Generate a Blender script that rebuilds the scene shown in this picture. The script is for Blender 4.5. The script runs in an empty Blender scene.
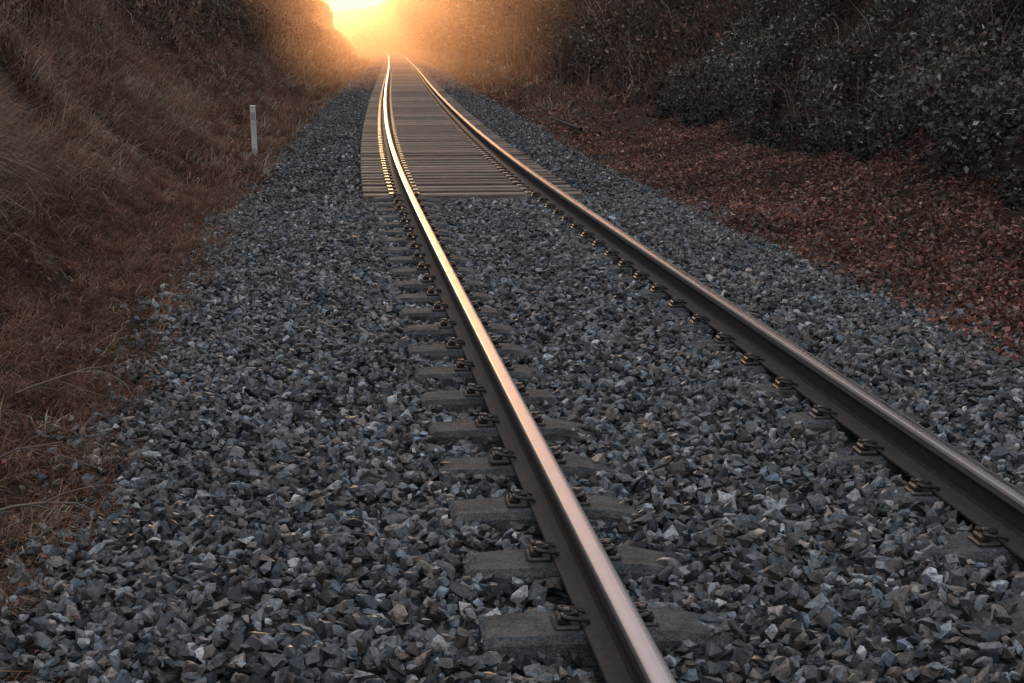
import bpy, bmesh, math, numpy as np
from mathutils import Vector, Matrix
rng = np.random.default_rng(7)
scene = bpy.context.scene
scene.view_settings.view_transform = 'Standard'
scene.view_settings.look = 'None'
scene.view_settings.exposure = 0

# ------------------------------------------------------------------ helpers
def link(o):
    scene.collection.objects.link(o); return o

def mesh_np(name, V, F, col=None, mat=None, smooth=False, obj=True):
    V = np.ascontiguousarray(V, dtype=np.float32); F = np.ascontiguousarray(F, dtype=np.int32)
    me = bpy.data.meshes.new(name)
    k = F.shape[1]
    me.vertices.add(len(V)); me.vertices.foreach_set('co', V.ravel())
    me.loops.add(F.size); me.loops.foreach_set('vertex_index', F.ravel())
    me.polygons.add(len(F))
    me.polygons.foreach_set('loop_start', np.arange(0, F.size, k, dtype=np.int32))
    me.polygons.foreach_set('loop_total', np.full(len(F), k, dtype=np.int32))
    me.polygons.foreach_set('use_smooth', np.full(len(F), smooth, dtype=bool))
    if col is not None:
        a = me.attributes.new('Col', 'FLOAT_COLOR', 'POINT')
        c = np.ones((len(V), 4), dtype=np.float32); c[:, :3] = col
        a.data.foreach_set('color', c.ravel())
    me.update(calc_edges=True)
    if mat: me.materials.append(mat)
    if not obj: return me
    o = bpy.data.objects.new(name, me); link(o); return o

def empty(name):
    e = bpy.data.objects.new(name, None); link(e); return e

def h2(ix, iy, seed):
    n = (ix.astype(np.int64)*374761393 + iy.astype(np.int64)*668265263 + seed*144665) & 0xffffffff
    n = ((n ^ (n >> 13))*1274126177) & 0xffffffff
    n = n ^ (n >> 16)
    return (n & 0xffff)/65535.0
def vnoise(x, y, seed=0):
    x = np.asarray(x, float); y = np.asarray(y, float)
    xi = np.floor(x); yi = np.floor(y); fx = x-xi; fy = y-yi
    fx = fx*fx*(3-2*fx); fy = fy*fy*(3-2*fy)
    a = h2(xi, yi, seed); b = h2(xi+1, yi, seed); c = h2(xi, yi+1, seed); d = h2(xi+1, yi+1, seed)
    return (a*(1-fx)+b*fx)*(1-fy)+(c*(1-fx)+d*fx)*fy
def fbm(x, y, seed=0, o=4):
    s = 0; a = .5; t = 0
    for i in range(o):
        s = s+a*vnoise(x*2**i+i*17.3, y*2**i-i*9.1, seed+i); t += a; a *= .5
    return s/t

# ------------------------------------------------------------------ track centre line (metres)
CY = np.array([-80, -30, 4, 11.5, 20, 37, 80, 133, 225, 300, 400, 520, 700, 900.])
CX = np.array([9.9, 4.67, 1.085, .292, -.565, -1.98, -5.0, -8.75, -15.9, -24, -40, -66, -118, -190.])
def spline_setup(x, y):
    n = len(x); A = np.zeros((n, n)); b = np.zeros(n); h = np.diff(x)
    A[0, 0] = A[-1, -1] = 1
    for i in range(1, n-1):
        A[i, i-1] = h[i-1]; A[i, i] = 2*(h[i-1]+h[i]); A[i, i+1] = h[i]
        b[i] = 6*((y[i+1]-y[i])/h[i]-(y[i]-y[i-1])/h[i-1])
    return np.linalg.solve(A, b)
CM = spline_setup(CY, CX)
def cx(Y):
    Y = np.asarray(Y, float)
    i = np.clip(np.searchsorted(CY, Y)-1, 0, len(CY)-2)
    h = CY[i+1]-CY[i]; a = (CY[i+1]-Y)/h; b = (Y-CY[i])/h
    return a*CX[i]+b*CX[i+1]+((a**3-a)*CM[i]+(b**3-b)*CM[i+1])*h*h/6
def dcx(Y): return (cx(np.asarray(Y)+.05)-cx(np.asarray(Y)-.05))/.1
def frame(Y):
    d = dcx(Y); n = np.sqrt(1+d*d)
    return cx(Y), d/n, 1/n      # x, tangent x, tangent y ; normal = (ty,-tx)
def P(Y, off):
    x, tx, ty = frame(Y); return x+off*ty, Y-off*tx

RAIL = .7475
SL_Y0, SL_D = 4.735-.64*12, .64
WOOD_Y = 18.3
WS = .46
# ------------------------------------------------------------------ terrain profile
LX = np.array([-900, -40, -20, -14, -10, -7, -5, -4.1, -3.5, -2.9, -2.5, -1.75])
LZ = np.array([16, 12, 10.5, 8.6, 5.6, 2.7, .85, .05, -.3, -.40, -.36, -.2])
RX = np.array([1.75, 2.5, 2.9, 3.6, 5, 6, 7.5, 10, 13, 20, 40, 900])
RZ = np.array([-.2, -.36, -.40, -.33, 0.05, .75, 2.4, 5.6, 9.0, 11.2, 12, 16])
PX = np.concatenate([LX, RX]); PZ = np.concatenate([LZ, RZ])
def smooth(a, b, x):
    t = np.clip((x-a)/(b-a), 0, 1); return t*t*(3-2*t)
def gravel_z(off, Y):
    a = np.abs(off)
    base = np.interp(off, PX, PZ)
    near = 1-smooth(WOOD_Y-1, WOOD_Y+.2, Y)
    mid = 1-smooth(.30, .5, a)
    crib = smooth(.40, .56, a)*(1-smooth(.98, 1.12, a))
    right = smooth(.2, .6, off)*(1-smooth(1.2, 1.5, off))
    z = base+near*(mid*.034-crib*.006+right*.020+(1-mid)*(1-crib)*.012*(1-smooth(1.2, 1.6, a)))-(1-near)*(1-smooth(1.2, 1.45, a))*.02
    z = z+(fbm(off*1.3, Y*1.3, 3, 3)-.5)*.07*smooth(1.1, 1.7, a)+(fbm(off*3, Y*3, 5, 2)-.5)*.02
    return z
def ground_z(off, Y):
    a = np.abs(off)
    z = np.where(a < 2.9, gravel_z(off, Y)-.035, np.interp(off, PX, PZ))
    b = smooth(2.9, 4.2, a)
    c = smooth(4.0, 6.5, a)
    z = z-.035*smooth(2.6, 2.9, a)*(1-b)
    z = z+b*((fbm(off*.9, Y*.9, 11, 3)-.5)*.30)+c*((fbm(off*.35, Y*.28, 21, 4)-.5)*1.6)
    z = z+smooth(12, 30, a)*(fbm(off*.04, Y*.04, 31, 3)-.5)*6
    z = z+.6*np.exp(-((off+5.0)/.7)**2-((Y-13.2)/1.5)**2)+.3*np.exp(-((off+5.4)/.7)**2-((Y-19)/1.8)**2)
    return z
def wpt(off, Y, dz=0):
    x, y = P(Y, off); return np.stack([x, y, ground_z(off, Y)+dz], -1)

# ------------------------------------------------------------------ materials
def newmat(name):
    m = bpy.data.materials.new(name); m.use_nodes = True
    nt = m.node_tree; b = nt.nodes['Principled BSDF']; return m, nt, b
def N(nt, t, **kw):
    n = nt.nodes.new(t)
    for k, v in kw.items(): setattr(n, k, v)
    return n
def noise(nt, scale, detail=4, rough=.6, vec=None):
    n = N(nt, 'ShaderNodeTexNoise'); n.inputs['Scale'].default_value = scale
    n.inputs['Detail'].default_value = detail; n.inputs['Roughness'].default_value = rough
    if vec: nt.links.new(vec, n.inputs['Vector'])
    return n
def ramp(nt, src, stops):
    r = N(nt, 'ShaderNodeValToRGB'); nt.links.new(src, r.inputs[0])
    e = r.color_ramp.elements
    while len(e) < len(stops): e.new(.5)
    for i, (p, c) in enumerate(stops):
        e[i].position = p; e[i].color = (*c, 1) if len(c) == 3 else c
    return r
def mixc(nt, fac, a, b, mode='MIX'):
    m = N(nt, 'ShaderNodeMix', data_type='RGBA', blend_type=mode)
    for s, v in ((0, fac), (6, a), (7, b)):
        if isinstance(v, bpy.types.NodeSocket): nt.links.new(v, m.inputs[s])
        elif isinstance(v, (int, float)): m.inputs[s].default_value = v
        else: m.inputs[s].default_value = (*v, 1)
    return m.outputs[2]
def bump(nt, src, dist, strength=1, normal=None):
    b = N(nt, 'ShaderNodeBump'); b.inputs['Strength'].default_value = strength
    b.inputs['Distance'].default_value = dist; nt.links.new(src, b.inputs['Height'])
    if normal: nt.links.new(normal, b.inputs['Normal'])
    return b.outputs[0]
def objco(nt): return N(nt, 'ShaderNodeTexCoord').outputs['Object']
def attr(nt, name='Col'):
    a = N(nt, 'ShaderNodeAttribute'); a.attribute_name = name; return a.outputs['Color']

# stone
M_stone, nt, b = newmat('crushed_stone')
co = objco(nt); n1 = noise(nt, 55, 2, .7, co)
r = ramp(nt, n1.outputs[0], [(.32, (.45, .45, .45)), (.68, (1.5, 1.5, 1.5))])
c = mixc(nt, 1, attr(nt), r.outputs[0], 'MULTIPLY')
nt.links.new(c, b.inputs['Base Color']); b.inputs['Roughness'].default_value = .55
b.inputs['Specular IOR Level'].default_value = .45

def leafmat(name, trans=.3, rough=.7):
    m = bpy.data.materials.new(name); m.use_nodes = True; nt = m.node_tree
    nt.nodes.remove(nt.nodes['Principled BSDF'])
    a = attr(nt); out = nt.nodes['Material Output']
    d = N(nt, 'ShaderNodeBsdfDiffuse'); nt.links.new(a, d.inputs['Color']); last = d.outputs[0]
    if trans:
        t = N(nt, 'ShaderNodeBsdfTranslucent'); nt.links.new(a, t.inputs['Color'])
        mx = N(nt, 'ShaderNodeMixShader'); mx.inputs[0].default_value = trans
        nt.links.new(last, mx.inputs[1]); nt.links.new(t.outputs[0], mx.inputs[2]); last = mx.outputs[0]
    if rough < .7:
        g = N(nt, 'ShaderNodeBsdfGlossy'); g.inputs['Roughness'].default_value = rough
        mx = N(nt, 'ShaderNodeMixShader'); mx.inputs[0].default_value = .04
        nt.links.new(last, mx.inputs[1]); nt.links.new(g.outputs[0], mx.inputs[2]); last = mx.outputs[0]
    nt.links.new(last, out.inputs['Surface'])
    return m
M_leaf = leafmat('leaf', .3, .5); M_grass = leafmat('dry_grass_blade', .35, .7)
M_twig = leafmat('twig_bark', 0.0, .85)

# ground
M_ground, nt, b = newmat('earth_and_ballast')
co = objco(nt)
v1 = N(nt, 'ShaderNodeTexVoronoi'); v1.inputs['Scale'].default_value = 17; nt.links.new(co, v1.inputs['Vector'])
v2 = N(nt, 'ShaderNodeTexVoronoi', feature='DISTANCE_TO_EDGE'); v2.inputs['Scale'].default_value = 17; nt.links.new(co, v2.inputs['Vector'])
sep = N(nt, 'ShaderNodeSeparateColor'); nt.links.new(v1.outputs['Color'], sep.inputs[0])
rock = ramp(nt, sep.outputs[0], [(0, (.02, .022, .024)), (.6, (.05, .053, .057)), (1, (.12, .12, .12))]).outputs[0]
crack = ramp(nt, v2.outputs[0], [(0, (.12, .12, .12)), (.12, (1, 1, 1))]).outputs[0]
rock = mixc(nt, 1, rock, crack, 'MULTIPLY')
ne = noise(nt, 3, 6, .7, co); ne2 = noise(nt, 35, 4, .75, co); nl = noise(nt, .5, 3, .6, co)
earth = ramp(nt, ne.outputs[0], [(.25, (.02, .013, .01)), (.5, (.05, .031, .023)), (.75, (.09, .057, .04))]).outputs[0]
e2 = ramp(nt, ne2.outputs[0], [(.35, (.25, .25, .25)), (.65, (1.7, 1.5, 1.4))]).outputs[0]
earth = mixc(nt, 1, earth, e2, 'MULTIPLY')
sm = N(nt, 'ShaderNodeSeparateColor'); nt.links.new(ramp(nt, nl.outputs[0], [(.5, (0, 0, 0)), (.68, (1, 1, 1))]).outputs[0], sm.inputs[0])
earth = mixc(nt, sm.outputs[0], earth, mixc(nt, 1, (.045, .04, .02), e2, 'MULTIPLY'))
sc = N(nt, 'ShaderNodeSeparateColor'); nt.links.new(attr(nt), sc.inputs[0])
nt.links.new(mixc(nt, sc.outputs[0], earth, rock), b.inputs['Base Color'])
b.inputs['Roughness'].default_value = .9; b.inputs['Specular IOR Level'].default_value = .2
hb = N(nt, 'ShaderNodeMix', data_type='FLOAT')
nt.links.new(sc.outputs[0], hb.inputs[0]); nt.links.new(ne2.outputs[0], hb.inputs[2]); nt.links.new(v2.outputs[0], hb.inputs[3])
nt.links.new(bump(nt, hb.outputs[0], .05, 1), b.inputs['Normal'])

# rails
M_rail, nt, b = newmat('rail_steel')
co = objco(nt); n1 = noise(nt, 40, 5, .7, co); n2 = noise(nt, 5, 4, .6, co)
rust = ramp(nt, n1.outputs[0], [(.3, (.018, .015, .013)), (.55, (.045, .035, .030)), (.8, (.11, .088, .075))]).outputs[0]
sc = N(nt, 'ShaderNodeSeparateColor'); nt.links.new(attr(nt), sc.inputs[0])
nt.links.new(mixc(nt, sc.outputs[0], rust, (.42, .42, .44)), b.inputs['Base Color'])
nt.links.new(sc.outputs[0], b.inputs['Metallic'])
mr = N(nt, 'ShaderNodeMapRange'); nt.links.new(sc.outputs[0], mr.inputs[0]); mr.inputs[3].default_value = .62; mr.inputs[4].default_value = .10
ad = N(nt, 'ShaderNodeMath', operation='MULTIPLY_ADD'); nt.links.new(n2.outputs[0], ad.inputs[0]); ad.inputs[1].default_value = .16
nt.links.new(mr.outputs[0], ad.inputs[2]); nt.links.new(ad.outputs[0], b.inputs['Roughness'])
nt.links.new(bump(nt, n1.outputs[0], .0015, .2), b.inputs['Normal'])

M_conc, nt, b = newmat('sleeper_concrete')
co = objco(nt); n1 = noise(nt, 9, 6, .7, co); n2 = noise(nt, 120, 3, .7, co)
c = ramp(nt, n1.outputs[0], [(.3, (.045, .046, .047)), (.5, (.11, .112, .115)), (.75, (.20, .202, .205))]).outputs[0]
c2 = ramp(nt, n2.outputs[0], [(.35, (.5, .5, .5)), (.6, (1.2, 1.2, 1.2))]).outputs[0]
nt.links.new(mixc(nt, 1, c, c2, 'MULTIPLY'), b.inputs['Base Color']); b.inputs['Roughness'].default_value = .85
b.inputs['Specular IOR Level'].default_value = .3
nt.links.new(bump(nt, n2.outputs[0], .008, 1, bump(nt, n1.outputs[0], .04, 1)), b.inputs['Normal'])

M_wood, nt, b = newmat('sleeper_timber')
co = objco(nt); mp = N(nt, 'ShaderNodeMapping'); mp.inputs['Scale'].default_value = (1, 14, 14); nt.links.new(co, mp.inputs[0])
n1 = noise(nt, 3, 6, .7, mp.outputs[0])
c = ramp(nt, n1.outputs[0], [(.3, (.06, .045, .036)), (.55, (.17, .13, .105)), (.8, (.30, .235, .19))]).outputs[0]
nt.links.new(mixc(nt, 1, c, attr(nt), 'MULTIPLY'), b.inputs['Base Color']); b.inputs['Roughness'].default_value = .75
nt.links.new(bump(nt, n1.outputs[0], .012, .8), b.inputs['Normal'])

M_iron, nt, b = newmat('dark_iron')
n1 = noise(nt, 70, 5, .7, objco(nt))
c = ramp(nt, n1.outputs[0], [(.3, (.03, .027, .025)), (.7, (.11, .095, .085))]).outputs[0]
nt.links.new(c, b.inputs['Base Color']); b.inputs['Roughness'].default_value = .42; b.inputs['Metallic'].default_value = .4
nt.links.new(bump(nt, n1.outputs[0], .002, .5), b.inputs['Normal'])

M_post, nt, b = newmat('painted_post')
co = objco(nt); n1 = noise(nt, 18, 5, .7, co)
c = ramp(nt, n1.outputs[0], [(.3, (.45, .42, .38)), (.55, (.80, .79, .76))]).outputs[0]
nt.links.new(c, b.inputs['Base Color']); b.inputs['Roughness'].default_value = .5
M_black, nt, b = newmat('number_plate_paint'); n1 = noise(nt, 30, 3, .6)
nt.links.new(ramp(nt, n1.outputs[0], [(.3, (.35, .35, .34)), (.7, (.5, .48, .47))]).outputs[0], b.inputs['Base Color'])

M_bark, nt, b = newmat('tree_bark')
co = objco(nt); mp = N(nt, 'ShaderNodeMapping'); mp.inputs['Scale'].default_value = (8, 8, 1.5); nt.links.new(co, mp.inputs[0])
n1 = noise(nt, 2, 5, .75, mp.outputs[0])
nt.links.new(ramp(nt, n1.outputs[0], [(.3, (.03, .02, .015)), (.7, (.13, .095, .07))]).outputs[0], b.inputs['Base Color'])
b.inputs['Roughness'].default_value = .9; nt.links.new(bump(nt, n1.outputs[0], .03, .8), b.inputs['Normal'])

# ------------------------------------------------------------------ ground sheet
offs = np.unique(np.round(np.concatenate([
    np.arange(-3.2, 3.2, .1), np.arange(-9, 9, .22), np.arange(-22, 22, .7), np.arange(-60, 60, 5), np.array([-900, -600, -400, -250, -150, -100, 100, 150, 250, 400, 600, 900])]), 2))
Ys = np.unique(np.round(np.concatenate([np.arange(-80, 0, 2.), np.arange(0, 30, .22), np.arange(30, 80, .5), np.arange(80, 250, 2), np.arange(250, 900, 8)]), 2))
O, YY = np.meshgrid(offs, Ys)
Z = ground_z(O, YY); X = cx(YY)+O
V = np.stack([X, YY, Z], -1).reshape(-1, 3)
nx = len(offs); ny = len(Ys)
i = np.arange(ny-1)[:, None]*nx+np.arange(nx-1)[None, :]
F = np.stack([i, i+1, i+1+nx, i+nx], -1).reshape(-1, 4)
edge = 2.55+.35*(fbm(YY*1.2, O*0+5, 41, 3)-.5)
rk = 1-smooth(edge-.08, edge+.12, np.abs(O))
col = np.repeat(rk.reshape(-1, 1), 3, 1)
mesh_np('ground', V, F, col, M_ground, True)

# ------------------------------------------------------------------ ballast stones
def rock_proto(seed, npts):
    r = np.random.default_rng(seed)
    bm = bmesh.new()
    p = r.normal(size=(npts, 3)); p /= np.linalg.norm(p, axis=1)[:, None]
    p *= r.uniform(.75, 1.0, (npts, 1)); p *= np.array([1, r.uniform(.55, .9), r.uniform(.42, .75)])
    for q in p: bm.verts.new(q)
    res = bmesh.ops.convex_hull(bm, input=bm.verts)
    bmesh.ops.delete(bm, geom=[g for g in res['geom_interior'] if isinstance(g, bmesh.types.BMVert)], context='VERTS')
    bmesh.ops.triangulate(bm, faces=bm.faces)
    bm.verts.ensure_lookup_table(); bm.normal_update()
    v = np.array([w.co[:] for w in bm.verts]); f = np.array([[w.index for w in fc.verts] for fc in bm.faces]); bm.free()
    return v, f
protoA = [rock_proto(s, 10+s % 5) for s in range(16)]
protoB = [rock_proto(50+s, 8) for s in range(10)]
def rotm(n, tilt):
    yaw = rng.uniform(0, 2*np.pi, n); a = rng.normal(0, tilt, n); c_ = rng.normal(0, tilt, n)
    def R(ax, t):
        c, s = np.cos(t), np.sin(t); o = np.ones_like(t); z = np.zeros_like(t)
        if ax == 0: m = [o, z, z, z, c, -s, z, s, c]
        elif ax == 1: m = [c, z, s, z, o, z, -s, z, c]
        else: m = [c, -s, z, s, c, z, z, z, o]
        return np.stack(m, -1).reshape(-1, 3, 3)
    return R(2, yaw) @ R(0, a) @ R(1, c_) @ R(2, rng.uniform(0, 6.28, n))
def rocks(off, Y, z, size, protos, tilt=.7):
    n = len(off); x, y = P(Y, off); pos = np.stack([x, y, z], -1)
    R = rotm(n, tilt)
    t = rng.uniform(0, 1, n)
    lum = np.exp(rng.normal(-2.30, .60, n))
    col = lum[:, None]*np.array([.94, 1.0, 1.04])
    warm = t < .18; col[warm] = lum[warm, None]*np.array([1.25, 1.06, .9])
    blue = t > .87; col[blue] = lum[blue, None]*np.array([.80, .99, 1.18])
    pale = (t > .6) & (t < .67); col[pale] = col[pale]*2.3
    col = np.clip(col, .015, .5)
    VV = []; FF = []; CC = []; base = 0; which = rng.integers(0, len(protos), n)
    for k, (pv, pf) in enumerate(protos):
        s = np.where(which == k)[0]
        if not len(s): continue
        sc = size[s][:, None, None]*rng.uniform(.75, 1.25, (len(s), 1, 3))
        v = np.einsum('nij,nmj->nmi', R[s], pv[None]*sc)+pos[s][:, None, :]
        f = pf[None]+(np.arange(len(s))*len(pv))[:, None, None]+base
        VV.append(v.reshape(-1, 3)); FF.append(f.reshape(-1, 3)); CC.append(np.repeat(col[s], len(pv), 0))
        base += len(s)*len(pv)
    return np.concatenate(VV), np.concatenate(FF), np.concatenate(CC)
def scatter_rocks(n, y0, y1, smin, smax, protos):
    off = rng.uniform(-3.0, 3.0, n); Y = rng.uniform(y0, y1, n)
    edge = 2.55+.5*(fbm(Y*1.2, Y*0+5, 41, 3)-.5)
    keep = np.abs(off) < edge+rng.exponential(.12, n)-.05
    size = smin+(smax-smin)*rng.beta(1.6, 2.6, n)
    keep &= np.abs(np.abs(off)-RAIL) > .055+size*.7
    ph = np.abs(((Y-SL_Y0+SL_D/2) % SL_D)-SL_D/2)
    near = Y < WOOD_Y
    u = rng.uniform(0, 1, n)
    t1 = (ph < .105+size*.3) & (off > -1.12) & (off < -.56)
    keep &= ~(near & t1 & (u > .06+.5*(off > -.64)))
    t2 = (ph < .10) & (np.abs(off-RAIL) < .17)
    keep &= ~(near & t2 & (u > .35))
    keep &= ~((~near) & (np.abs(off) < 1.2) & (u > .22))
    off, Y, size = off[keep], Y[keep], size[keep]
    z = gravel_z(off, Y)+rng.uniform(-.035, .02, len(off))-size*.25
    return rocks(off, Y, z, size, protos)
parts = [scatter_rocks(95000, 2.0, 19, .018, .060, protoA), scatter_rocks(70000, 19, 50, .022, .058, protoB), scatter_rocks(40000, 50, 110, .035, .07, protoB)]
V = np.concatenate([p[0] for p in parts]); C = np.concatenate([p[2] for p in parts])
F = np.concatenate([parts[0][1], parts[1][1]+len(parts[0][0]), parts[2][1]+len(parts[0][0])+len(parts[1][0])])
mesh_np('ballast_gravel', V, F, C, M_stone)

# ------------------------------------------------------------------ railway track
track = empty('railway_track')
def rail(name, off0):
    half = [(.0, 0), (.014, -.0004), (.022, -.0012), (.029, -.003), (.0345, -.010), (.0350, -.032), (.031, -.038), (.011, -.047), (.0085, -.06), (.0085, -.115), (.014, -.130), (.035, -.140), (.068, -.149), (.070, -.152), (.070, -.159)]
    prof = half+[(-a, b_) for a, b_ in reversed(half[1:])]
    prof = np.array(prof); m = len(prof)
    ys = np.unique(np.concatenate([np.arange(-10, 60, .5), np.arange(60, 250, 2), np.arange(250, 600, 4)]))
    x, tx, ty = frame(ys)
    V = np.zeros((len(ys), m, 3))
    o = off0+prof[:, 0]
    V[:, :, 0] = x[:, None]+o[None]*ty[:, None]; V[:, :, 1] = ys[:, None]-o[None]*tx[:, None]; V[:, :, 2] = prof[:, 1][None]
    inner = (prof[:, 0]*np.sign(-off0)) > 0
    pol = np.where(prof[:, 1] > -.001, 1.0, np.where(prof[:, 1] > -.002, .85, np.where(prof[:, 1] > -.0035, .35, np.where((prof[:, 1] > -.034), np.where(inner, .3, .05), 0))))
    C = np.repeat(np.repeat(pol[None], len(ys), 0).reshape(-1, 1), 3, 1)
    i = np.arange(len(ys)-1)[:, None]*m+np.arange(m)[None]; j = np.arange(len(ys)-1)[:, None]*m+(np.arange(m)+1)[None] % m
    F = np.stack([i, j, j+m, i+m], -1).reshape(-1, 4)
    ob = mesh_np(name, V.reshape(-1, 3), F, C, M_rail, False); ob.parent = track
rail('left_rail', -RAIL); rail('right_rail', RAIL)

def sleeper_proto():
    bm = bmesh.new()
    secs = [(-1.10, -.185, .085, .135), (-1.075, -.169, .102, .14), (-.95, -.165, .112, .145), (-.55, -.165, .112, .145), (-.3, -.215, .10, .13), (.3, -.215, .10, .13), (.55, -.165, .112, .145), (.95, -.165, .112, .145), (1.075, -.169, .102, .14), (1.10, -.185, .085, .135)]
    rings = []
    for (x, zt, wt, wb) in secs:
        ring = [bm.verts.new((x, -wb, -.37)), bm.verts.new((x, wb, -.37)), bm.verts.new((x, wt+.01, zt-.022)), bm.verts.new((x, wt-.012, zt)), bm.verts.new((x, -wt+.012, zt)), bm.verts.new((x, -wt-.01, zt-.022))]
        rings.append(ring)
    for a, b_ in zip(rings[:-1], rings[1:]):
        for k in range(6): bm.faces.new((a[k], b_[k], b_[(k+1) % 6], a[(k+1) % 6]))
    bm.faces.new(rings[0]); bm.faces.new(rings[-1][::-1])
    bmesh.ops.triangulate(bm, faces=bm.faces); bmesh.ops.recalc_face_normals(bm, faces=bm.faces)
    bm.verts.ensure_lookup_table()
    v = np.array([w.co[:] for w in bm.verts]); f = np.array([[w.index for w in fc.verts] for fc in bm.faces]); bm.free(); return v, f
def place(v, f, ys, offs=None, jitter=0, flip=None):
    VV = []; FF = []
    for k, y in enumerate(ys):
        x0, tx, ty = frame(y); w = v.copy()
        if flip is not None and flip[k]: w[:, 0] *= -1; w[:, 1] *= -1
        if offs is not None: w[:, 0] += offs[k]
        if jitter:
            a = rng.normal(0, jitter); w[:, 1] += w[:, 0]*a; w[:, 1] += rng.normal(0, jitter*1.3); w[:, 2] += rng.normal(0, jitter*.2)
        X = x0+w[:, 0]*ty+w[:, 1]*tx; Y = y-w[:, 0]*tx+w[:, 1]*ty
        VV.append(np.stack([X, Y, w[:, 2]], -1)); FF.append(f+k*len(v))
    return np.concatenate(VV), np.concatenate(FF)
ys_c = SL_Y0+SL_D*np.arange(0, 50); ys_c = ys_c[ys_c < WOOD_Y]
v, f = sleeper_proto()
V, F = place(v, f, ys_c, jitter=.008)
o = mesh_np('concrete_sleepers', V, F, None, M_conc); o.parent = track

def box(x0, x1, y0, y1, z0, z1, bev=0):
    bm = bmesh.new(); bmesh.ops.create_cube(bm, size=1)
    for w in bm.verts:
        w.co = ((x0+x1)/2+w.co.x*(x1-x0), (y0+y1)/2+w.co.y*(y1-y0), (z0+z1)/2+w.co.z*(z1-z0))
    if bev: bmesh.ops.bevel(bm, geom=bm.edges, offset=bev, segments=1, affect='EDGES')
    bmesh.ops.triangulate(bm, faces=bm.faces); bm.verts.ensure_lookup_table()
    v = np.array([w.co[:] for w in bm.verts]); f = np.array([[w.index for w in fc.verts] for fc in bm.faces]); bm.free(); return v, f
ys_w = np.concatenate([WOOD_Y+.25+WS*np.arange(0, 280), WOOD_Y+.25+WS*280+.6*np.arange(0, 550)])
v, f = box(-1.2, 1.2, -.115, .115, -.36, -.163, .012)
V, F = place(v, f, ys_w, jitter=.016)
tone = np.exp(rng.normal(0, .33, len(ys_w)))[:, None]*(1+rng.normal(0, .05, (len(ys_w), 3))); tone[0] = (1.5, 1.5, 1.5)
o = mesh_np('timber_sleepers', V, F, np.repeat(tone, len(v), 0), M_wood); o.parent = track

def tube(pts, rad, k=6):
    pts = np.asarray(pts, float); n = len(pts); rad = np.broadcast_to(rad, (n,))
    T = np.gradient(pts, axis=0); T /= np.linalg.norm(T, axis=1)[:, None]+1e-9
    up = np.array([0, 0, 1.]) if abs(T[:, 2]).mean() < .8 else np.array([1., 0, 0])
    A = np.cross(T, up); A /= np.linalg.norm(A, axis=1)[:, None]+1e-9; B = np.cross(T, A)
    th = np.arange(k)*2*np.pi/k
    V = pts[:, None]+rad[:, None, None]*(A[:, None]*np.cos(th)[None, :, None]+B[:, None]*np.sin(th)[None, :, None])
    i = np.arange(n-1)[:, None]*k+np.arange(k)[None]; j = np.arange(n-1)[:, None]*k+(np.arange(k)+1)[None] % k
    F = np.stack([i, i+k, j+k, j], -1).reshape(-1, 4)
    return V.reshape(-1, 3), F
def tri(F): return np.concatenate([F[:, [0, 1, 2]], F[:, [0, 2, 3]]])
def join(lst):
    VV = []; FF = []; b_ = 0
    for v, f in lst:
        VV.append(v); FF.append(f+b_); b_ += len(v)
    return np.concatenate(VV), np.concatenate(FF)
def clip():   # cast shoulder with a flat tension clamp bearing on the rail foot
    L = []
    L.append(box(.073, .150, -.055, .055, -.17, -.150, .006))
    L.append(box(.110, .140, -.040, .040, -.152, -.130, .006))
    L.append(box(.098, .122, -.013, .013, -.152, -.112, .004))
    pts = np.array([(.050, -.045, -.140), (.085, -.050, -.132), (.125, -.045, -.124), (.130, -.025, -.124), (.100, -.018, -.126), (.072, 0, -.132), (.100, .018, -.126), (.130, .025, -.124), (.125, .045, -.124), (.085, .050, -.132), (.050, .045, -.140)])
    s = np.linspace(0, len(pts)-1, 26); q = np.stack([np.interp(s, np.arange(len(pts)), pts[:, a]) for a in range(3)], -1)
    q[1:-1] = (q[:-2]+q[1:-1]*2+q[2:])/4
    tv, tf = tube(q, .0065, 6); L.append((tv, tri(tf)))
    return join(L)
v, f = clip()
yy = []; oo = []; fl = []
for y in ys_c:
    for r_ in (-RAIL, RAIL):
        for s in (0, 1): yy.append(y); oo.append(r_); fl.append(s)
V, F = place(v, f, yy, oo, jitter=.003, flip=fl); o = mesh_np('rail_clips', V, F, None, M_iron); o.parent = track
v, f = join([box(-.17, -.071, -.09, .09, -.168, -.150, .004), box(.071, .17, -.09, .09, -.168, -.150, .004), box(-.11, -.075, .03, .06, -.152, -.128, .005), box(.075, .11, -.06, -.03, -.152, -.128, .005)])
yy = []; oo = []
for y in ys_w[:160]:
    for r_ in (-RAIL, RAIL): yy.append(y); oo.append(r_)
V, F = place(v, f, yy, oo); o = mesh_np('base_plates', V, F, None, M_iron); o.parent = track

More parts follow.
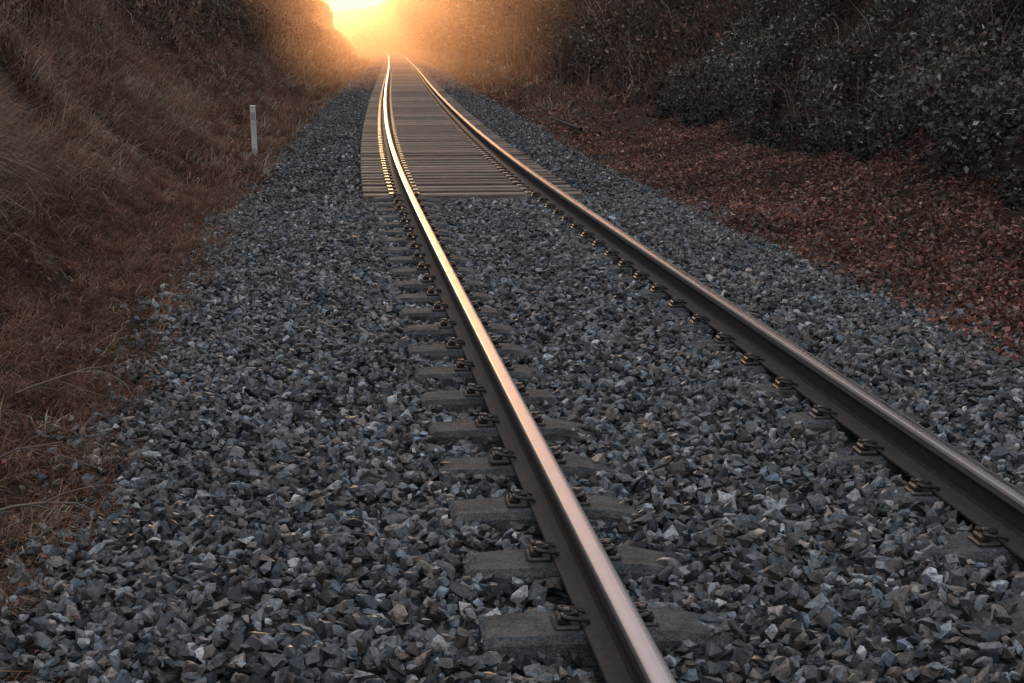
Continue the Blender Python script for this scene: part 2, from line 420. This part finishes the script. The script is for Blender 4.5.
# ------------------------------------------------------------------ vegetation generators
def blades(base, L, lean, az, w, droop, col):
    n = len(base); h = np.stack([np.cos(az), np.sin(az), 0*az], -1); s = np.stack([-np.sin(az), np.cos(az), 0*az], -1)
    tw = rng.uniform(-1.2, 1.2, n); s = s*np.cos(tw)[:, None]+h*np.sin(tw)[:, None]
    up = np.array([0, 0, 1.])
    m = base+L[:, None]*(.5*(h*np.sin(lean)[:, None]+up*np.cos(lean)[:, None]))
    l2 = lean+droop; t = m+L[:, None]*.5*(h*np.sin(l2)[:, None]+up*np.cos(l2)[:, None])
    W = w[:, None]*s
    V = np.stack([base-W, base+W, m-W*.75, m+W*.75, t], 1).reshape(-1, 3)
    f = np.array([[0, 1, 3], [0, 3, 2], [2, 3, 4]])
    F = (f[None]+(np.arange(n)*5)[:, None, None]).reshape(-1, 3)
    C = np.repeat(col, 5, 0)
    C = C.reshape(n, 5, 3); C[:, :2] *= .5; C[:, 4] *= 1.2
    return V, F, C.reshape(-1, 3)
def leaves(pos, size, col, flat=.5, updir=None):
    n = len(pos); R = rotm(n, flat)
    q = np.array([[-1, 0, .0], [-.25, -.55, .12], [.95, 0, -.1], [-.15, .55, .15]])
    v = np.einsum('nij,mj->nmi', R, q)*size[:, None, None]+pos[:, None]
    f = np.array([[0, 1, 2], [0, 2, 3]]); F = (f[None]+(np.arange(n)*4)[:, None, None]).reshape(-1, 3)
    return v.reshape(-1, 3), F, np.repeat(col, 4, 0)
def joinc(lst):
    VV = []; FF = []; CC = []; b_ = 0
    for v, f, c in lst: VV.append(v); FF.append(f+b_); CC.append(c); b_ += len(v)
    return np.concatenate(VV), np.concatenate(FF), np.concatenate(CC)
def pick(pal, n, var=.25):
    pal = np.array(pal); c = pal[rng.integers(0, len(pal), n)]
    return c*np.exp(rng.normal(0, var, n))[:, None]

GR = [(.34, .25, .18), (.25, .175, .125), (.44, .34, .25), (.19, .12, .085), (.28, .17, .115)]
RED = [(.27, .13, .09), (.20, .095, .07), (.32, .17, .12), (.16, .095, .07), (.24, .165, .12)]
def tufts(nt_, per, y0, y1, o0, o1, Lm, wm, pal, lean=.6, bias=None, mask=None, dz=-.01):
    Y = rng.uniform(y0, y1, nt_); o_ = o0+(o1-o0)*rng.uniform(0, 1, nt_)
    if mask is not None:
        k = mask(o_, Y); Y = Y[k]; o_ = o_[k]
    n = len(Y); tc = pick(pal, n, .4)*(.55+.9*fbm(o_*1.1, Y*1.1, 49, 3))[:, None]; tl = rng.uniform(.6, 1.3, n)
    Y = np.repeat(Y, per); o_ = np.repeat(o_, per); tc = np.repeat(tc, per, 0); tl = np.repeat(tl, per)
    n = len(Y); Y = Y+rng.normal(0, .05*Lm/.25, n); o_ = o_+rng.normal(0, .05*Lm/.25, n)
    base = wpt(o_, Y, dz)
    az = rng.uniform(0, 2*np.pi, n)
    if bias is not None:
        a2 = rng.normal(bias, .7, n); az = np.where(rng.uniform(0, 1, n) < .6, a2, az)
    return blades(base, Lm*tl*rng.uniform(.5, 1.25, n), np.abs(rng.normal(lean, .35, n)), az, wm*rng.uniform(.6, 1.3, n), rng.uniform(.3, 1.3, n), tc*np.exp(rng.normal(0, .3, n))[:, None])
edgeL = lambda o_, Y: np.abs(o_) > 2.5+.5*(fbm(Y*1.2, Y*0+5, 41, 3)-.5)+rng.exponential(.12, len(Y))-.1
gm = lambda o_, Y: fbm(o_*.8, Y*.8, 47, 3) > .42
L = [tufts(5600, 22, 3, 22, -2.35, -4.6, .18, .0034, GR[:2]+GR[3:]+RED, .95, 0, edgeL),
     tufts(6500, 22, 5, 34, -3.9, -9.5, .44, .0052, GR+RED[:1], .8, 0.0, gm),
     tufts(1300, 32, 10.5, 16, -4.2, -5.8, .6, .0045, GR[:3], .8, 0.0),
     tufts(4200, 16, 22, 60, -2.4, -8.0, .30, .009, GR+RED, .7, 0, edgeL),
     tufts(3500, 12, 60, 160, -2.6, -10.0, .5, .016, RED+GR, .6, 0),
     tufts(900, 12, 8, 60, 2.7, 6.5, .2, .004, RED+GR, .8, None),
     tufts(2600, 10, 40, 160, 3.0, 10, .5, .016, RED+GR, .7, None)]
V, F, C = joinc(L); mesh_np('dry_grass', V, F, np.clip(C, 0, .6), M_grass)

LIT = [(.20, .075, .056), (.13, .05, .04), (.26, .115, .08), (.09, .05, .04), (.26, .18, .135), (.07, .048, .042)]
def litter(n, y0, y1, o0, o1, s0, s1, pal, e=1.0, lift=.03):
    Y = rng.uniform(y0, y1, n); u = rng.uniform(0, 1, n)**e; o_ = o0+(o1-o0)*u
    k = np.abs(o_) > 2.45+.5*(fbm(Y*1.2, Y*0+5, 41, 3)-.5)-rng.exponential(.16, n)
    Y = Y[k]; o_ = o_[k]; n = len(Y)
    patch = .25+1.5*fbm(o_*1.2, Y*1.2, 61, 3)
    return leaves(wpt(o_, Y)+np.stack([0*Y, 0*Y, rng.uniform(.0, lift, n)], -1), rng.uniform(s0, s1, n), pick(pal, n, .45)*patch[:, None], .6)
L = [litter(130000, 7, 32, 2.3, 6.5, .015, .038, LIT, 1.0, .07), litter(45000, 32, 90, 2.4, 10, .035, .07, LIT, 1.1),
     litter(24000, 3, 25, -2.3, -5, .012, .03, LIT, 1.4), litter(9000, 25, 80, -2.3, -8, .03, .06, LIT)]
V, F, C = joinc(L); mesh_np('fallen_leaves', V, F, C, M_leaf)

IVY = [(.08, .087, .062), (.05, .052, .038), (.12, .12, .10), (.24, .24, .215), (.10, .068, .05), (.055, .04, .03)]
BRN = [(.09, .056, .04), (.14, .075, .05), (.055, .037, .028), (.22, .135, .09), (.08, .068, .04)]
def under(n, y0, y1, o0, o1, s0, s1, pal, H=.8, seed=70, thr=.45, e=1.0, sc=.55):
    Y = rng.uniform(y0, y1, n); o_ = o0+(o1-o0)*rng.uniform(0, 1, n)**e
    m = fbm(o_*sc, Y*sc, seed, 4)
    k = m > thr-rng.exponential(.05, n); Y = Y[k]; o_ = o_[k]; m = m[k]; n = len(Y)
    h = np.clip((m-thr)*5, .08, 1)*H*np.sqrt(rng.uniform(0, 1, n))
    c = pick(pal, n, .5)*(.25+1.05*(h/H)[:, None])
    return leaves(wpt(o_, Y)+np.stack([0*Y, 0*Y, h], -1), rng.uniform(s0, s1, n), c, .8)
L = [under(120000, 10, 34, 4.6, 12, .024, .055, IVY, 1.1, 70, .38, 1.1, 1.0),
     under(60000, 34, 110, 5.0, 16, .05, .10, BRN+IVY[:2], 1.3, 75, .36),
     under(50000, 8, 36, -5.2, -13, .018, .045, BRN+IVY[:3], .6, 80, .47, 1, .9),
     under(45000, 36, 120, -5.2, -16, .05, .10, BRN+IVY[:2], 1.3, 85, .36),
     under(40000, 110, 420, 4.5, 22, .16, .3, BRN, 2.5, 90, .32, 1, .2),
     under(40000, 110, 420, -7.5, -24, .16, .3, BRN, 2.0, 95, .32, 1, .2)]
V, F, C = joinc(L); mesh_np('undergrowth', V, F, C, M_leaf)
TW = [(.19, .135, .11), (.10, .072, .06), (.30, .22, .185), (.12, .075, .06)]
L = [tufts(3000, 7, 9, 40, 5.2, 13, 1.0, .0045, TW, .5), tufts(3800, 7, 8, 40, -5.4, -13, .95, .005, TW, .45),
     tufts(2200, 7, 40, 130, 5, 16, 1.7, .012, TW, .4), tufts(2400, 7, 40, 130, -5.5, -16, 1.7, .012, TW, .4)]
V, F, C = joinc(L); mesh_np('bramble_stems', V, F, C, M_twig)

def grow(r, p, d, Ln, rad, depth, out, tips, spread=.5, k=5, gy=.03):
    n = 5; pts = [p]; q = p.copy(); dd = d.copy()
    for i_ in range(n-1):
        dd = dd+r.normal(0, .13, 3)+np.array([0, 0, gy]); dd /= np.linalg.norm(dd); q = q+dd*Ln/(n-1); pts.append(q.copy())
    rr = np.linspace(rad, rad*.55, n); out.append(tube(pts, rr, k if depth > 1 else 3))
    if depth <= 0: tips.append((pts[-1], Ln)); tips.append((pts[2], Ln)); return
    for j_ in range(r.integers(3, 5) if depth > 1 else r.integers(3, 6)):
        t = r.uniform(.35, 1); a = pts[min(n-1, int(t*(n-1)+.5))]
        nd = dd+r.normal(0, spread, 3); nd /= np.linalg.norm(nd)
        grow(r, a, nd, Ln*r.uniform(.55, .8), rad*.5*r.uniform(.8, 1.1), depth-1, out, tips, spread, k, gy)
def plant(name, seed, stems, Ln, rad, depth, spread, leafn, leafs, pal, straight=0, leafspread=.35):
    r = np.random.default_rng(seed); out = []; tips = []
    for s in range(stems):
        d = np.array([r.normal(0, .45), r.normal(0, .45), 1.]) if stems > 1 else np.array([r.normal(0, .06), r.normal(0, .06), 1.])
        d /= np.linalg.norm(d)
        grow(r, np.array([r.normal(0, .08), r.normal(0, .08), -.15]) if stems > 1 else np.array([0, 0, -.4]), d, Ln, rad*r.uniform(.7, 1), depth, out, tips, spread)
    V, F = join(out)
    bark = mesh_np(name+'_branches', V, F, np.tile([[.16, .12, .10]], (len(V), 1)), M_bark if rad > .05 else M_twig, True, obj=False)
    lf = None
    if leafn:
        T = np.array([t[0] for t in tips]); idx = r.integers(0, len(T), leafn)
        pos = T[idx]+r.normal(0, leafspread, (leafn, 3))
        v, f, c = leaves(pos, r.uniform(.5, 1, leafn)*leafs, pick(pal, leafn, .45), 1.0)
        lf = mesh_np(name+'_leaves', v, f, c, M_leaf, obj=False)
    return bark, lf
def put(name, mp, off, Y, s=1, rot=0, sink=0):
    x, y = P(Y, off); e = empty(name); e.location = (float(x), float(y), float(ground_z(off, Y))-sink); e.rotation_euler = (0, 0, rot); e.scale = (s, s, s)
    for part, me in zip(('branches', 'leaves'), mp):
        if me is None: continue
        o = bpy.data.objects.new(part, me); link(o); o.parent = e
    return e
shrubs = [plant('shrub', 100+i_, 7, .8, .012, 3, .45, 400, .035, BRN, leafspread=.10) for i_ in range(3)]
brams = [plant('bush', 120+i_, 9, .55, .010, 3, .7, 2200, .045, IVY+BRN[:2], leafspread=.12) for i_ in range(3)]
trees = [plant('tree', 140+i_, 1, 4.2, .17, 4, .42, 3500, .13, BRN+[(.14, .09, .03)], leafspread=.5) for i_ in range(3)]
yel = plant('yellow', 160, 8, .7, .012, 3, .5, 2600, .04, [(.26, .24, .06), (.18, .18, .05), (.32, .26, .07)], leafspread=.12)
for i_ in range(44):
    side = 1 if i_ % 3 == 0 else -1; Y = 13+ (i_/44)**1.5*120+rng.uniform(-2, 2)
    off = side*rng.uniform(5.8, 10)
    put('bare_shrub', shrubs[i_ % 3], off, Y, rng.uniform(.7, 1.2)*(1+Y/120), rng.uniform(0, 6))
for (o_, Y, s) in [(5.3, 14.6, .75), (6.3, 15.8, .9), (5.5, 17.6, .8), (5.9, 20, .9), (6.8, 21, 1.1), (6.0, 24, .9), (7.0, 28, 1.2), (6.2, 30, 1), (7.6, 35, 1.2), (8, 40, 1.5), (7.5, 48, 1.4), (8.4, 58, 1.8),
                   (-5.3, 16.5, .6), (-6, 18.5, .8), (-6.6, 24, 1.0), (-6.5, 31, 1.0), (-7.5, 42, 1.4), (-7, 55, 1.5), (-8, 70, 2), (8, 75, 2)]:
    put('bramble_bush', brams[rng.integers(0, 3)], o_, Y, s, rng.uniform(0, 6), .1)
for i_ in range(46):
    side = 1 if i_ % 2 else -1; Y = 24+(i_/46)**1.4*330+rng.uniform(-3, 3)
    inner = 10.5-2.5*smooth(60, 130, Y)*(side > 0)
    put('tree', trees[i_ % 3], side*rng.uniform(inner, inner+5), Y, rng.uniform(.8, 1.25), rng.uniform(0, 6))
put('yellow_shrub', yel, 7.1, 28.5, 1.0, 1)

# ------------------------------------------------------------------ marker post
x, y = P(28.2, -2.93); post = empty('marker_post'); post.location = (float(x), float(y), float(ground_z(-2.93, 28.2)))
post.rotation_euler = (0, math.radians(-1.5), .1)
def part(name, vf, mat, par):
    o = mesh_np(name, vf[0], vf[1], None, mat); o.parent = par; return o
part('post_shaft', box(-.045, .045, -.035, .035, -.2, .84, .008), M_post, post)
part('post_cap', box(-.05, .05, -.04, .04, .842, .87, .01), M_post, post)
part('number_plate', box(-.035, .035, -.042, -.0365, .64, .76, .002), M_black, post)

def dead_branch(name, off, Y, rot, s, seed, lift=.06):
    r = np.random.default_rng(seed); out = []; tips = []
    grow(r, np.zeros(3), np.array([math.cos(rot), math.sin(rot), .55]), s, .008*s/.5, 2, out, tips, .5, 6, -.12)
    V, F = join(out); V += wpt(np.array(off), np.array(Y), lift)
    mesh_np(name, V, F, np.tile([[.24, .19, .16]], (len(V), 1)), M_twig, True)
dead_branch('fallen_branch', -3.0, 6.7, .6, .5, 3, .02)
dead_branch('fallen_branch', -3.05, 7.5, .1, .42, 4, .04)
dead_branch('fallen_branch', -2.8, 6.3, 1.6, .4, 8, .02)
dead_branch('fallen_branch', -3.2, 9.0, .2, .5, 5, .02)
x, y = P(34.5, 3.2); x2, y2 = P(37.5, 2.9)
pv, pf = tube([(x2, y2, -.2), ((x+x2)/2, (y+y2)/2, -.25), (x, y, -.29)], [.03, .035, .04], 8)
mesh_np('fallen_log', pv, pf, None, M_bark, True)

# ------------------------------------------------------------------ evening haze in the far cutting
hz = box(-260, 160, 55, 640, -3, 45); o = mesh_np('haze', hz[0], hz[1], None, None)
m = bpy.data.materials.new('haze'); m.use_nodes = True; nt = m.node_tree; nt.nodes.clear()
out = N(nt, 'ShaderNodeOutputMaterial'); vs = N(nt, 'ShaderNodeVolumeScatter')
vs.inputs['Color'].default_value = (1, .58, .38, 1); vs.inputs['Density'].default_value = .0036; vs.inputs['Anisotropy'].default_value = .84
nt.links.new(vs.outputs[0], out.inputs['Volume']); o.data.materials.append(m)

# ------------------------------------------------------------------ light
SUN_EL, SUN_AZ = 2.2, -5.0   # degrees, azimuth from +Y towards +X
w = bpy.data.worlds.new('World'); scene.world = w; w.use_nodes = True; nt = w.node_tree
bg = nt.nodes['Background']; sky = nt.nodes.new('ShaderNodeTexSky'); sky.sky_type = 'NISHITA'; sky.sun_disc = False
sky.sun_elevation = math.radians(SUN_EL); sky.sun_rotation = math.radians(SUN_AZ); sky.dust_density = 3; sky.air_density = 1
tc = N(nt, 'ShaderNodeTexCoord'); sx = N(nt, 'ShaderNodeSeparateXYZ'); nt.links.new(tc.outputs['Generated'], sx.inputs[0])
vr = ramp(nt, sx.outputs[2], [(0, (.36, .17, .10)), (.1, (.42, .33, .30)), (.25, (.62, .62, .68)), (1, (.74, .78, .85))])
bg.inputs[1].default_value = .05
nt.links.new(sky.outputs[0], bg.inputs[0])
bg2 = N(nt, 'ShaderNodeBackground'); nt.links.new(vr.outputs[0], bg2.inputs[0]); bg2.inputs[1].default_value = 1.0
addn = N(nt, 'ShaderNodeAddShader'); nt.links.new(bg.outputs[0], addn.inputs[0]); nt.links.new(bg2.outputs[0], addn.inputs[1])
nt.links.new(addn.outputs[0], nt.nodes['World Output'].inputs['Surface'])
sd = bpy.data.lights.new('sun', 'SUN'); sd.energy = 3.8; sd.angle = math.radians(.5); sd.color = (1, .27, .085)
so = bpy.data.objects.new('sun', sd); link(so)
el, az = math.radians(SUN_EL), math.radians(SUN_AZ)
dirv = Vector((math.sin(az)*math.cos(el), math.cos(az)*math.cos(el), math.sin(el)))
so.rotation_euler = dirv.to_track_quat('Z', 'Y').to_euler()

cam = bpy.data.cameras.new('camera'); cam.sensor_width = 36; cam.lens = 1700/1024*36; cam.clip_end = 3000
co_ = bpy.data.objects.new('camera', cam); link(co_); co_.location = (0, 0, 1.48); co_.rotation_euler = (math.radians(90-10.04), 0, 0)
scene.camera = co_
print('verts', sum(len(m.vertices) for m in bpy.data.meshes))
